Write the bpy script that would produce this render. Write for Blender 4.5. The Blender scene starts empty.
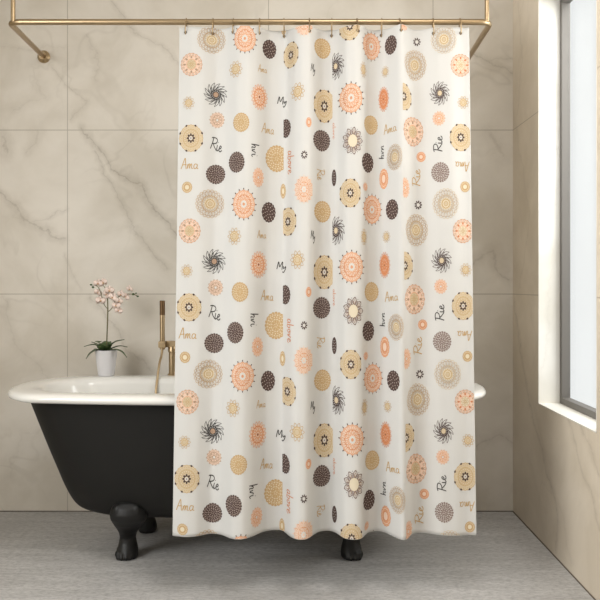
import bpy, bmesh, math, random
import numpy as np
from mathutils import Vector, Matrix
random.seed(4)
S = bpy.context.scene
C = S.collection
PI = math.pi
F, VX, VY, H = 820.0, 302.0, 285.0, 1.05      # focal (px of 600), vanishing point, eye height

def at(px, py, D):
    return Vector(((px-VX)/F*D, D, H+(VY-py)/F*D))

def lin(r, g, b):
    f = lambda c: (c/255/12.92 if c/255 <= .04045 else ((c/255+.055)/1.055)**2.4)
    return (f(r), f(g), f(b), 1)

# ------------------------------------------------------------------ materials
def mat(name, col, rough=.5, metal=0, spec=.5, coat=0, sss=0, bump=None, mottle=None):
    m = bpy.data.materials.new(name); m.use_nodes = True
    nt = m.node_tree; b = nt.nodes['Principled BSDF']
    b.inputs['Base Color'].default_value = col
    b.inputs['Roughness'].default_value = rough
    b.inputs['Metallic'].default_value = metal
    b.inputs['Specular IOR Level'].default_value = spec
    b.inputs['Coat Weight'].default_value = coat
    if mottle or bump:
        tc = nt.nodes.new('ShaderNodeTexCoord')
        n = nt.nodes.new('ShaderNodeTexNoise'); n.inputs['Detail'].default_value = 4
        nt.links.new(tc.outputs['Object'], n.inputs['Vector'])
        n.inputs['Scale'].default_value = (mottle or bump)[0]
        if mottle:
            mx = nt.nodes.new('ShaderNodeMix'); mx.data_type = 'RGBA'
            mx.inputs[6].default_value = col; mx.inputs[7].default_value = mottle[1]
            nt.links.new(n.outputs['Fac'], mx.inputs[0]); nt.links.new(mx.outputs[2], b.inputs['Base Color'])
        if bump:
            bp = nt.nodes.new('ShaderNodeBump'); bp.inputs['Strength'].default_value = bump[1]; bp.inputs['Distance'].default_value = .002
            n2 = nt.nodes.new('ShaderNodeTexNoise'); n2.inputs['Scale'].default_value = bump[0]
            nt.links.new(tc.outputs['Object'], n2.inputs['Vector'])
            nt.links.new(n2.outputs['Fac'], bp.inputs['Height']); nt.links.new(bp.outputs['Normal'], b.inputs['Normal'])
    return m

class NB:
    """tiny node-expression builder"""
    def __init__(s, nt): s.nt = nt
    def m(s, op, a, b=0.0, c=0.0, clamp=False):
        n = s.nt.nodes.new('ShaderNodeMath'); n.operation = op; n.use_clamp = clamp
        for i, v in enumerate((a, b, c)):
            if isinstance(v, (int, float)): n.inputs[i].default_value = v
            else: s.nt.links.new(v, n.inputs[i])
        return n.outputs[0]
    def noise(s, vec, scale, detail=4, rough=.5, dist=0):
        n = s.nt.nodes.new('ShaderNodeTexNoise')
        n.inputs['Scale'].default_value = scale; n.inputs['Detail'].default_value = detail
        n.inputs['Roughness'].default_value = rough; n.inputs['Distortion'].default_value = dist
        s.nt.links.new(vec, n.inputs['Vector']); return n.outputs['Fac'], n.outputs['Color']
    def comb(s, x, y, z=0.0):
        n = s.nt.nodes.new('ShaderNodeCombineXYZ')
        for i, v in enumerate((x, y, z)):
            if isinstance(v, (int, float)): n.inputs[i].default_value = v
            else: s.nt.links.new(v, n.inputs[i])
        return n.outputs[0]
    def sep(s, v):
        n = s.nt.nodes.new('ShaderNodeSeparateXYZ'); s.nt.links.new(v, n.inputs[0]); return n.outputs
    def ramp(s, v, lo, hi, a=0.0, b=1.0):
        n = s.nt.nodes.new('ShaderNodeMapRange'); n.interpolation_type = 'SMOOTHSTEP'
        s.nt.links.new(v, n.inputs[0])
        for i, q in enumerate((lo, hi, a, b)): n.inputs[i+1].default_value = q
        return n.outputs[0]
    def mix(s, fac, a, b):
        n = s.nt.nodes.new('ShaderNodeMix'); n.data_type = 'RGBA'
        if isinstance(fac, (int, float)): n.inputs[0].default_value = fac
        else: s.nt.links.new(fac, n.inputs[0])
        for i, v in ((6, a), (7, b)):
            if isinstance(v, tuple): n.inputs[i].default_value = v
            else: s.nt.links.new(v, n.inputs[i])
        return n.outputs[2]

def marble(name, axis, joints_u, joints_v, veins, base, seed=0.0, ambient=1.0):
    """large-format veined marble tiles; axis 'x' = wall along X, 'y' = wall along Y"""
    m = bpy.data.materials.new(name); m.use_nodes = True
    nt = m.node_tree; b = nt.nodes['Principled BSDF']; N = NB(nt)
    tc = nt.nodes.new('ShaderNodeTexCoord'); o = N.sep(tc.outputs['Object'])
    u = o[0] if axis == 'x' else o[1]; v = o[2]
    p = N.comb(u, v, seed)
    _, nc = N.noise(p, 5.0, 6, .6); ns = N.sep(nc)
    _, nc2 = N.noise(p, 26.0, 3, .6); ns2 = N.sep(nc2)
    du = N.m('ADD', N.m('MULTIPLY', N.m('SUBTRACT', ns[0], .5), .15), N.m('MULTIPLY', N.m('SUBTRACT', ns2[0], .5), .025))
    dv = N.m('ADD', N.m('MULTIPLY', N.m('SUBTRACT', ns[1], .5), .15), N.m('MULTIPLY', N.m('SUBTRACT', ns2[1], .5), .025))
    U = N.m('ADD', u, du); V = N.m('ADD', v, dv)
    total = None
    for (ax, ay, bx, by, w, st) in veins:
        lx, ly = bx-ax, by-ay; L2 = lx*lx+ly*ly
        qx = N.m('SUBTRACT', U, ax); qy = N.m('SUBTRACT', V, ay)
        t = N.m('MULTIPLY', N.m('ADD', N.m('MULTIPLY', qx, lx), N.m('MULTIPLY', qy, ly)), 1/L2, clamp=True)
        ex = N.m('SUBTRACT', qx, N.m('MULTIPLY', t, lx)); ey = N.m('SUBTRACT', qy, N.m('MULTIPLY', t, ly))
        d = N.m('SQRT', N.m('ADD', N.m('MULTIPLY', ex, ex), N.m('MULTIPLY', ey, ey)))
        core = N.ramp(d, 0, w*.35, st*.5, 0); halo = N.ramp(d, 0, w*2.4, st*.5, 0)
        q = N.m('ADD', core, halo)
        total = q if total is None else N.m('MAXIMUM', total, q)
    # soft overall cloud and thin random veins
    cf, _ = N.noise(p, 2.2, 5, .55, .4)
    rf, _ = N.noise(p, 2.6, 3, .5, .5)
    ridge = N.ramp(N.m('ABSOLUTE', N.m('SUBTRACT', rf, .5)), 0, .020, .13, 0)
    mask, _ = N.noise(p, 1.6, 2)
    ridge = N.m('MULTIPLY', ridge, N.ramp(mask, .46, .66))
    fine, _ = N.noise(p, 30, 5, .7)
    vein = N.m('MULTIPLY', total, N.ramp(fine, .2, .7, .45, 1.0))
    vein = N.m('ADD', vein, ridge, clamp=True)
    lt = tuple(c*1.05 for c in base[:3])+(1,); dk = tuple(c*f for c, f in zip(base[:3], (.86, .84, .80)))+(1,)
    col = N.mix(N.ramp(cf, .35, .68), lt, dk)
    col = N.mix(N.m('MULTIPLY', N.m('SUBTRACT', fine, .5), .25, clamp=True), col, tuple(c*.8 for c in base[:3])+(1,))
    vc = tuple(c*f for c, f in zip(base[:3], (.36, .31, .245)))+(1,)
    col = N.mix(vein, col, vc)
    g = None
    for (src, js) in ((u, joints_u), (v, joints_v)):
        for j in js:
            q = N.m('LESS_THAN', N.m('ABSOLUTE', N.m('SUBTRACT', src, j)), .0019)
            g = q if g is None else N.m('MAXIMUM', g, q)
    if g is not None:
        col = N.mix(N.m('MULTIPLY', g, .75), col, tuple(c*f for c, f in zip(base[:3], (.50, .47, .42)))+(1,))
    nt.links.new(col, b.inputs['Base Color'])
    b.inputs['Roughness'].default_value = .42
    b.inputs['Specular IOR Level'].default_value = .35
    return m

def floor_mat():
    m = bpy.data.materials.new('grey_stone_floor'); m.use_nodes = True
    nt = m.node_tree; b = nt.nodes['Principled BSDF']; N = NB(nt)
    tc = nt.nodes.new('ShaderNodeTexCoord'); o = N.sep(tc.outputs['Object'])
    p = N.comb(N.m('MULTIPLY', o[0], .35), N.m('MULTIPLY', o[1], 2.4), 0.0)
    a, _ = N.noise(p, 9, 8, .7, .3)
    p2 = N.comb(N.m('MULTIPLY', o[0], .9), N.m('MULTIPLY', o[1], 2.0), 3.0)
    c, _ = N.noise(p2, 48, 6, .75)
    big, _ = N.noise(tc.outputs['Object'], 1.7, 3)
    col = N.mix(N.ramp(a, .3, .7), lin(182, 180, 178), lin(204, 202, 200))
    col = N.mix(N.ramp(c, .40, .68, 0, .55), col, lin(118, 116, 114))
    col = N.mix(N.ramp(big, .4, .7, 0, .3), col, lin(150, 148, 146))
    nt.links.new(col, b.inputs['Base Color'])
    b.inputs['Roughness'].default_value = .5; b.inputs['Specular IOR Level'].default_value = .3
    bp = nt.nodes.new('ShaderNodeBump'); bp.inputs['Strength'].default_value = .35; bp.inputs['Distance'].default_value = .003
    nt.links.new(c, bp.inputs['Height']); nt.links.new(bp.outputs['Normal'], b.inputs['Normal'])
    return m

BRASS = mat('brushed_brass', lin(178, 156, 124), .36, 1, bump=(300, .05))
BRASSD = mat('dark_bronze', lin(112, 88, 62), .45, .9)
PAINT = mat('warm_white_paint', lin(232, 231, 228), .7)
ENAMEL = mat('white_enamel', lin(236, 234, 229), .16, spec=.5, coat=.3)
BLACK = mat('matte_charcoal_cast_iron', lin(27, 26, 24), .6, spec=.25, bump=(90, .06))
IRON = mat('black_iron_foot', lin(22, 21, 20), .48, spec=.4, bump=(60, .15))
FRAME = mat('grey_window_frame', lin(108, 104, 99), .5)
POT = mat('white_ceramic_pot', lin(222, 220, 222), .55, bump=(80, .1))
SOIL = mat('dark_potting_bark', lin(48, 40, 30), .9, bump=(200, .8), mottle=(90, lin(84, 70, 50)))
LEAF = mat('orchid_leaf_green', lin(58, 78, 44), .38, mottle=(14, lin(84, 104, 62)))
STEM = mat('orchid_stem_green', lin(96, 104, 62), .55, mottle=(60, lin(110, 90, 60)))
BUD = mat('orchid_bud_green', lin(66, 86, 46), .5)
PETAL = mat('blush_orchid_petal', lin(246, 232, 222), .55, mottle=(70, lin(236, 208, 196)))
LIP = mat('orchid_yellow_throat', lin(220, 190, 140), .5, mottle=(80, lin(206, 150, 124)))

def glass_mat():
    m = bpy.data.materials.new('clear_window_glass'); m.use_nodes = True
    nt = m.node_tree; nt.nodes.clear()
    out = nt.nodes.new('ShaderNodeOutputMaterial'); mx = nt.nodes.new('ShaderNodeMixShader')
    t = nt.nodes.new('ShaderNodeBsdfTransparent'); t.inputs[0].default_value = (.97, .98, .98, 1)
    g = nt.nodes.new('ShaderNodeBsdfGlossy'); g.inputs['Roughness'].default_value = .02
    mx.inputs[0].default_value = .05
    nt.links.new(t.outputs[0], mx.inputs[1]); nt.links.new(g.outputs[0], mx.inputs[2]); nt.links.new(mx.outputs[0], out.inputs[0])
    return m
GLASS = glass_mat()

def cloth_mat(name, col, tr=.18):
    m = bpy.data.materials.new(name); m.use_nodes = True
    nt = m.node_tree; b = nt.nodes['Principled BSDF']; out = nt.nodes['Material Output']
    N = NB(nt)
    tc = nt.nodes.new('ShaderNodeTexCoord')
    w, _ = N.noise(tc.outputs['Object'], 420, 2)
    c = N.mix(N.ramp(w, .3, .7, 0, .12), col, tuple(x*.9 for x in col[:3])+(1,))
    nt.links.new(c, b.inputs['Base Color'])
    b.inputs['Roughness'].default_value = .8; b.inputs['Specular IOR Level'].default_value = .15
    t = nt.nodes.new('ShaderNodeBsdfTranslucent'); nt.links.new(c, t.inputs['Color'])
    mx = nt.nodes.new('ShaderNodeMixShader'); mx.inputs[0].default_value = tr
    nt.links.new(b.outputs[0], mx.inputs[1]); nt.links.new(t.outputs[0], mx.inputs[2]); nt.links.new(mx.outputs[0], out.inputs[0])
    return m

# ------------------------------------------------------------------ object helpers
def link(name, me, m, parent=None, smooth=True):
    o = bpy.data.objects.new(name, me); C.objects.link(o)
    if m: me.materials.append(m)
    if smooth: me.polygons.foreach_set('use_smooth', [True]*len(me.polygons))
    if parent: o.parent = parent
    return o

def obj(name, bm, m, parent=None, smooth=True, angle=None):
    bmesh.ops.recalc_face_normals(bm, faces=bm.faces)
    me = bpy.data.meshes.new(name); bm.to_mesh(me); bm.free()
    o = link(name, me, m, parent, smooth)
    if parent: o.matrix_parent_inverse = parent.matrix_world.inverted() if False else Matrix.Translation(-parent.location)
    if smooth and angle: me.set_sharp_from_angle(angle=math.radians(angle))
    return o

def thing(name, label, cat, loc, group=None):
    o = bpy.data.objects.new(name, None); C.objects.link(o); o.location = loc
    o.empty_display_size = .1
    o['label'] = label; o['category'] = cat
    if group: o['group'] = group
    return o

def box(bm, x0, x1, y0, y1, z0, z1, bev=0):
    r = bmesh.ops.create_cube(bm, size=1)
    vs = r['verts']
    for v in vs:
        v.co = Vector((x0+(v.co.x+.5)*(x1-x0), y0+(v.co.y+.5)*(y1-y0), z0+(v.co.z+.5)*(z1-z0)))
    if bev:
        es = list({e for v in vs for e in v.link_edges})
        bmesh.ops.bevel(bm, geom=es, offset=bev, segments=3, affect='EDGES', profile=.5)

def loft(bm, rings, cap0=True, cap1=True):
    vr = [[bm.verts.new(p) for p in r] for r in rings]
    n = len(vr[0])
    for a, b in zip(vr, vr[1:]):
        for i in range(n):
            bm.faces.new((a[i], a[(i+1) % n], b[(i+1) % n], b[i]))
    if cap0: bm.faces.new(vr[0][::-1])
    if cap1: bm.faces.new(vr[-1])
    return vr

def tube(bm, pts, r, n=16, caps=True):
    pts = [Vector(p) for p in pts]
    rs = r if isinstance(r, (list, tuple)) else [r]*len(pts)
    prev = None; rings = []
    for i, p in enumerate(pts):
        d = (pts[min(i+1, len(pts)-1)]-pts[max(i-1, 0)]).normalized()
        if prev is None:
            a = Vector((0, 0, 1)) if abs(d.z) < .9 else Vector((1, 0, 0))
            x = d.cross(a).normalized()
        else:
            x = (prev - d*prev.dot(d)).normalized()
        prev = x; y = d.cross(x)
        rings.append([p+(x*math.cos(t)+y*math.sin(t))*rs[i] for t in [2*PI*k/n for k in range(n)]])
    loft(bm, rings, caps, caps)

def smoothpath(pts, n=8):
    pts = [Vector(p) for p in pts]; out = []
    for i in range(len(pts)-1):
        p0 = pts[max(i-1, 0)]; p1 = pts[i]; p2 = pts[i+1]; p3 = pts[min(i+2, len(pts)-1)]
        for k in range(n):
            t = k/n
            out.append(.5*((2*p1)+(p2-p0)*t+(2*p0-5*p1+4*p2-p3)*t*t+(3*p1-p0-3*p2+p3)*t**3))
    out.append(pts[-1]); return out

def lathe(bm, prof, center, n=32, cap0=True, cap1=True):
    cx, cy, cz = center
    loft(bm, [[Vector((cx+r*math.cos(2*PI*k/n), cy+r*math.sin(2*PI*k/n), cz+z)) for k in range(n)] for r, z in prof], cap0, cap1)

def struct(name, bm, m, parent=None, smooth=False):
    o = obj(name, bm, m, parent, smooth)
    if not parent: o['kind'] = 'structure'
    return o

# ------------------------------------------------------------------ the room
YB, XR, XL, YF, ZC = 3.8, .978, -2.0, -1.6, 2.75
TH = .20
WY0, WY1, WZ0, WZ1 = 2.72, 3.39, .558, 2.235     # window opening in the right wall
def bw(x, y): p = at(x, y, YB); return p.x, p.z
def rw(x, y):
    D = XR*F/(x-VX); return D, H+(VY-y)*D/F
def chain(fn, pts, w, st):
    q = [fn(*p) for p in pts]
    return [(a[0], a[1], b[0], b[1], w, st) for a, b in zip(q, q[1:])]
vb = []
vb += chain(bw, [(82, 130), (100, 153), (133, 181), (160, 218), (182, 240)], .016, .62)
vb += chain(bw, [(95, 153), (120, 200), (145, 246), (166, 268)], .012, .42)
vb += chain(bw, [(-10, 182), (18, 208), (32, 226), (67, 240)], .018, .55)
vb += chain(bw, [(34, 224), (66, 212)], .012, .35)
vb += chain(bw, [(3, 140), (6, 156)], .03, .5)
vb += chain(bw, [(36, 132), (28, 150)], .02, .28)
vb += chain(bw, [(112, 0), (138, 36), (180, 62)], .012, .38)
vb += chain(bw, [(86, 34), (97, 68), (92, 84)], .010, .28)
vb += chain(bw, [(50, 62), (68, 82), (87, 100), (72, 122)], .010, .34)
vb += chain(bw, [(-5, 45), (20, 50), (66, 46)], .010, .22)
vb += chain(bw, [(40, 80), (48, 98), (12, 112)], .02, .2)
vb += chain(bw, [(68, 255), (79, 290)], .008, .28)
vb += chain(bw, [(92, 298), (120, 332), (152, 372)], .014, .36)
vb += chain(bw, [(4, 300), (18, 345), (60, 395)], .02, .2)
vb += chain(bw, [(8, 480), (24, 440), (58, 425)], .02, .16)
vb += chain(bw, [(466, 52), (487, 63), (515, 76)], .016, .5)
vb += chain(bw, [(486, 64), (514, 58)], .012, .35)
vb += chain(bw, [(490, 134), (504, 156)], .04, .34)
vb += chain(bw, [(474, 262), (492, 254), (512, 282)], .026, .42)
vb += chain(bw, [(478, 446), (498, 430), (513, 442)], .02, .34)
M_BACK = marble('veined_marble_tile_back', 'x', [bw(67.5, 0)[0], bw(268.5, 0)[0], bw(433, 0)[0]],
                [1.008, 1.768, 2.528], vb, lin(219, 212, 201), 0.0)
vr_ = []
vr_ += chain(rw, [(514, 300), (522, 360), (536, 430), (556, 505), (556, 545)], .012, .42)
vr_ += chain(rw, [(517, 130), (530, 215), (520, 290)], .008, .22)
vr_ += chain(rw, [(519, 0), (522, 60), (517, 115)], .008, .25)
vr_ += chain(rw, [(568, 418), (582, 470), (600, 530)], .010, .36)
vr_ += chain(rw, [(581, 422), (600, 478)], .012, .38)
vr_ += chain(rw, [(530, 390), (548, 470), (572, 560)], .016, .18)
M_RIGHT = marble('veined_marble_tile_side', 'y', [], [1.008, 1.768, 2.528], vr_, lin(226, 214, 196), 7.0)
M_PLAIN = marble('veined_marble_tile_plain', 'y', [.2, 1.1, 2.0, 2.9], [1.008, 1.768, 2.528], [(0, .5, 1.2, 1.4, .02, .4)], lin(212, 208, 198), 3.0)
M_JAMB = marble('pale_marble_window_lining', 'x', [], [], [(1.0, .7, 1.05, 1.6, .008, .12)], lin(238, 236, 230), 5.0)

TR = .126
bm = bmesh.new(); box(bm, XL-TH, XR+TR, YF, YB+TH, -.12, 0); struct('floor', bm, floor_mat())
bm = bmesh.new(); box(bm, XL-TH, XR+TR, YF, YB+TH, ZC, ZC+.12); struct('ceiling', bm, PAINT)
bm = bmesh.new(); box(bm, XL-TH, XR+TR, YB, YB+TH, 0, ZC); struct('wall_back', bm, M_BACK)
LY0, LY1, LZ0, LZ1 = .1, 1.9, .75, 2.35         # unseen window added in the left wall, beside the camera, for directional daylight
bm = bmesh.new(); box(bm, XL-TH, XL, YF, LY0, 0, ZC); box(bm, XL-TH, XL, LY1, YB, 0, ZC)
box(bm, XL-TH, XL, LY0, LY1, 0, LZ0); box(bm, XL-TH, XL, LY0, LY1, LZ1, ZC); struct('wall_left', bm, M_PLAIN)
added_win = bpy.data.objects.new('added_side_window', None); C.objects.link(added_win); added_win.location = (XL-.1, (LY0+LY1)/2, LZ0); added_win['kind'] = 'structure'
bm = bmesh.new(); f0, f1 = XL-.14, XL-.10
box(bm, f0, f1, LY0, LY0+.03, LZ0, LZ1); box(bm, f0, f1, LY1-.03, LY1, LZ0, LZ1)
box(bm, f0, f1, LY0+.03, LY1-.03, LZ0, LZ0+.03); box(bm, f0, f1, LY0+.03, LY1-.03, LZ1-.03, LZ1); obj('window_frame', bm, FRAME, added_win, False)
bm = bmesh.new(); box(bm, XL-.123, XL-.118, LY0+.03, LY1-.03, LZ0+.03, LZ1-.03); obj('window_pane', bm, GLASS, added_win, False)
bm = bmesh.new()
box(bm, XR, XR+TR, WY1, YB, 0, ZC); box(bm, XR, XR+TR, YF, WY0, 0, ZC)
box(bm, XR, XR+TR, WY0, WY1, 0, WZ0); box(bm, XR, XR+TR, WY0, WY1, WZ1, ZC)
struct('wall_right', bm, M_RIGHT)
bm = bmesh.new(); box(bm, XL-TH, XR+TR, YF-TH, YF, 0, ZC); struct('wall_front', bm, PAINT)
# window: pale stone lining slabs, grey frame, glass
win = bpy.data.objects.new('window_1', None); C.objects.link(win); win.location = (XR+.1, (WY0+WY1)/2, WZ0); win['kind'] = 'structure'
LX0, LX1, e = XR-.001, XR+TR+.001, .004
bm = bmesh.new(); box(bm, LX0, LX1, WY1-e, WY1, WZ0, WZ1); box(bm, LX0, LX1, WY0, WY0+e, WZ0, WZ1)
box(bm, LX0, LX1, WY0, WY1, WZ1-e, WZ1); obj('window_lining', bm, M_JAMB, win, False)
bm = bmesh.new(); box(bm, LX0, LX1, WY0, WY1, WZ0, WZ0+e); obj('window_sill', bm, M_JAMB, win, False)
FX0, FX1, fw = 1.064, 1.100, .026
bm = bmesh.new(); a0, a1, b0, b1 = WY0+e, WY1-e, WZ0+e, WZ1-e
box(bm, FX0, FX1, a0, a0+fw, b0, b1, .0015); box(bm, FX0, FX1, a1-fw, a1, b0, b1, .0015)
box(bm, FX0, FX1, a0+fw, a1-fw, b0, b0+fw, .0015); box(bm, FX0, FX1, a0+fw, a1-fw, b1-fw, b1, .0015)
obj('window_frame', bm, FRAME, win, False)
bm = bmesh.new(); box(bm, 1.088, 1.093, a0+fw, a1-fw, b0+fw, b1-fw); obj('window_pane', bm, GLASS, win, False)
# dark grout joint where walls meet the floor
bm = bmesh.new(); box(bm, XL, XR, YB-.003, YB, 0, .004); o = struct('trim_1', bm, mat('grey_floor_joint', lin(110, 100, 88), .8))
bm = bmesh.new(); box(bm, XR-.003, XR, YF, YB-.003, 0, .004); struct('trim_2', bm, o.data.materials[0])

# ------------------------------------------------------------------ bathtub
TC = Vector((-.213, 3.305, 0))
def superring(cx, cy, a, b, z, e=.34, n=96, p=2.35):
    """stadium-like ring: straight middle, squircle ends of length e"""
    pts = []
    s = a-e
    for k in range(n):
        t = 2*PI*k/n
        c, q = math.cos(t), math.sin(t)
        x = math.copysign(abs(c)**(2/p), c); y = math.copysign(abs(q)**(2/p), q)
        X = x*e + s*max(-1, min(1, c*1.6)); pts.append(Vector((cx+X, cy+y*b, z)))
    return pts
tub = thing('clawfoot_bathtub', 'black clawfoot bathtub with rolled white rim behind the patterned curtain', 'bathtub', (TC.x, TC.y, 0))
bm = bmesh.new()
body = [(.0, .142, .46, .07), (0, .145, .52, .11), (0, .153, .585, .155), (0, .168, .645, .20), (0, .19, .69, .230), (0, .25, .727, .260),
        (0, .34, .765, .280), (0, .42, .798, .291), (0, .52, .837, .302), (0, .60, .868, .310), (0, .634, .882, .313)]
body = smoothpath([(z, a, b) for _, z, a, b in body], 5)
loft(bm, [superring(TC.x, TC.y, a, b, z, e=min(.42, a*.55), p=2.2) for z, a, b in body], True, False)
obj('tub_body', bm, BLACK, tub)
bm = bmesh.new()
prof = [(.616, .872, .305), (.6155, .900, .335), (.6165, .924, .365), (.622, .936, .380), (.631, .940, .386), (.639, .937, .384), (.6455, .933, .377),
        (.6495, .918, .362), (.6510, .898, .342), (.6508, .868, .306), (.6485, .840, .277), (.641, .824, .264), (.62, .812, .256), (.55, .785, .248), (.42, .74, .235),
        (.30, .68, .218), (.24, .63, .20), (.20, .58, .165), (.185, .50, .12), (.182, .40, .06)]
loft(bm, [superring(TC.x, TC.y, a, b, z, e=min(.42, a*.5), p=2.35) for z, a, b in prof], False, True)
obj('rolled_rim_basin', bm, ENAMEL, tub)

def claw_foot(name, x, y, sx, sy):
    """cast foot: shield against the hull, slender ankle, toed paw; sx, sy = outward direction"""
    bm = bmesh.new()
    rows = [(.238, .082, .028, .020), (.230, .086, .048, .030), (.212, .090, .064, .040), (.188, .090, .072, .046), (.165, .082, .068, .046), (.142, .068, .056, .043), (.120, .050, .043, .038),
            (.098, .030, .034, .033), (.078, .018, .031, .031), (.06, .018, .034, .034), (.045, .022, .038, .038), (.025, .026, .040, .042),
            (.010, .026, .039, .041), (.0, .025, .034, .036)]
    rings = []
    for z, out, rx, ry in rows:
        cx, cy = x-sx*(out-.02)*.25, y+sy*out
        rings.append([Vector((cx+rx*math.cos(2*PI*k/28), cy+ry*math.sin(2*PI*k/28), z)) for k in range(28)])
    loft(bm, rings)
    # toes
    for k, a in enumerate((-56, -20, 20, 56)):
        ang = math.radians(a); dx = math.sin(ang)*.027; dy = sy*(.034+.012*math.cos(ang))
        for (zz, rr, push) in ((.020, .0175, 1.12), (.036, .0125, .90), (.011, .011, 1.40)):
            r = bmesh.ops.create_uvsphere(bm, u_segments=14, v_segments=10, radius=rr)
            for v in r['verts']:
                v.co = Vector((v.co.x*.92, v.co.y*1.15, v.co.z))+Vector((x+sx*.006+dx, y+dy*push, max(zz, rr)))
    # acanthus scroll on the shield
    for q in (-1, 1):
        r = bmesh.ops.create_uvsphere(bm, u_segments=16, v_segments=10, radius=.020)
        for v in r['verts']:
            v.co = Vector((v.co.x*.9, v.co.y*.8, v.co.z*1.4))+Vector((x-sx*.017+q*.034, y+sy*.112, .200))
    o = obj(name, bm, IRON, tub)
    md = o.modifiers.new('remesh', 'REMESH'); md.mode = 'VOXEL'; md.voxel_size = .0032; md.use_smooth_shade = True
    ms = o.modifiers.new('smooth', 'SMOOTH'); ms.iterations = 3; ms.factor = .5
    return o
for (x, sx) in ((-.672, -1), (.19, 1)):
    claw_foot('claw_foot', x, 3.185, sx, -1)
    claw_foot('claw_foot', x+.012*-sx, 3.47, sx, 1)

# ------------------------------------------------------------------ tub filler
D = 3.640
fil = thing('tub_filler', 'brass tub filler with hand shower on the back rim of the bathtub', 'faucet', (at(172, 375, D).x, D, .651))
zb = H-(344-VY)*D/F
X1 = at(172.3, 0, D).x; X2 = X1+.15
for xx in (X1, X2):
    bm = bmesh.new(); lathe(bm, [(.021, 0), (.021, .005), (.0155, .008), (.0155, .10), (.019, .104), (.019, .125), (.0155, .130)], (xx, D, .650), 28)
    obj('post', bm, BRASS, fil, angle=40)
bm = bmesh.new(); box(bm, at(159.3, 0, D).x, X2+.045, D-.014, D+.014, zb-.014, zb+.014, .003)
obj('mixer_bar', bm, BRASS, fil, False)
bm = bmesh.new()
tube(bm, smoothpath([((X1+X2)/2, D-.01, zb-.006), ((X1+X2)/2, D-.07, zb-.004), ((X1+X2)/2, D-.13, zb-.006), ((X1+X2)/2, D-.148, zb-.026), ((X1+X2)/2, D-.15, zb-.05)], 6), .012, 20)
obj('spout', bm, BRASS, fil)
for xx, s in ((X2+.05, 1),):
    bm = bmesh.new(); tube(bm, [(xx-.01, D, zb), (xx+.03, D, zb)], .017, 24)
    box(bm, xx+.008, xx+.018, D-.006, D+.006, zb+.012, zb+.055, .002); obj('handle', bm, BRASS, fil, angle=40)
hx = at(163.4, 0, D).x; hy = D-.028
bm = bmesh.new(); zt = H-(300.5-VY)*hy/F; z1 = H-(341-VY)*hy/F
tube(bm, [(hx, hy, zb-.022), (hx, hy, zb+.03), (hx, hy, zt-.064)], .0112, 24); hs = obj('hand_shower', bm, BRASS, fil, angle=40)
bm = bmesh.new(); tube(bm, [(hx, hy, zt-.064), (hx, hy, zt-.0015), (hx, hy, zt)], [.0118, .0118, .0105], 24)
o = obj('spray_head', bm, BRASSD, None, angle=40); o.parent = hs
o.matrix_parent_inverse = Matrix.Translation(-fil.location).inverted() @ Matrix.Translation(-fil.location); o['label'] = 'dark bronze spray head'
bm = bmesh.new(); box(bm, hx-.016, hx+.016, hy-.016, D-.012, zb-.014, zb+.014, .003); obj('holder', bm, BRASS, fil, False)
bm = bmesh.new()
hp = smoothpath([(hx, hy, zb-.02), (hx-.002, hy-.012, zb-.05), (hx-.006, hy-.036, .71), (hx-.010, hy-.056, .66), (hx-.014, hy-.085, .58), (hx-.014, hy-.105, .47), (hx-.005, hy-.115, .38),
                 (hx+.05, hy-.12, .36), (hx+.11, hy-.11, .42), (hx+.13, hy-.08, .56), (hx+.13, hy-.055, .668), (hx+.125, hy-.01, .72), (hx+.12, D, zb-.012)], 8)
tube(bm, hp, [.0052+.0004*(i % 2) for i in range(len(hp))], 12); obj('shower_hose', bm, BRASS, fil)

# ------------------------------------------------------------------ potted orchid on the back rim
OD = 3.612; px_ = F/OD
OX = at(106.2, 0, OD).x; OZ = .6512
orc = thing('potted_orchid', 'blush pink orchid in a white ceramic pot on the back rim of the bathtub', 'potted plant', (OX, OD, OZ))
def op(px, py, dy=0): return at(px, py, OD+dy)
bm = bmesh.new()
lathe(bm, [(.030, 0), (.0335, .001), (.0350, .004), (.0485, .108), (.0495, .111), (.0480, .1125), (.0462, .110), (.0440, .095), (.0400, .09)], (OX, OD, OZ), 48)
obj('pot', bm, POT, orc, angle=60)
bm = bmesh.new(); lathe(bm, [(.0445, .092), (.044, .099), (.03, .105), (.01, .108)], (OX, OD, OZ), 32); obj('potting_bark', bm, SOIL, orc)
def leaf(path, w, name='leaf', thick=.0016, fold=.25):
    pts = smoothpath(path, 7); n = len(pts); bm = bmesh.new(); rings = []
    for i, p in enumerate(pts):
        t = i/(n-1); d = (pts[min(i+1, n-1)]-pts[max(i-1, 0)]).normalized()
        side = d.cross(Vector((0, 0, 1)))
        if side.length < .2: side = Vector((1, 0, 0))
        side.normalize(); up = side.cross(d).normalized()
        if up.z < 0: up = -up
        ww = w*1.6*max(.06, math.sin(PI*(.12+.88*t)**.9))
        top = [p+side*ww*q+up*(abs(q)*ww*fold+thick*(1-abs(q))) for q in (-1, -.6, -.2, 0, .2, .6, 1)]
        bot = [p+side*ww*q+up*(abs(q)*ww*fold-thick*(1-abs(q))) for q in (.6, .2, 0, -.2, -.6)]
        rings.append(top+bot)
    loft(bm, rings); return obj(name, bm, LEAF, orc)
b0 = op(105.6, 351)
leaf([b0, op(97, 345.5, -.01), op(90, 345, -.015), op(84, 346.6, -.02)], .008)
leaf([b0, op(97, 350, -.035), op(91, 353, -.045), op(86, 358.8, -.055)], .013)
leaf([b0, op(100, 347, .01), op(96, 344, .015), op(91.5, 341.8, .02)], .008)
leaf([b0, op(103, 347, -.03), op(99, 342.5, -.04), op(97, 341, -.03)], .022, fold=.1)
leaf([b0, op(110, 346, -.02), op(116, 341.5, -.02), op(124.5, 339.5, -.01)], .012)
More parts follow.
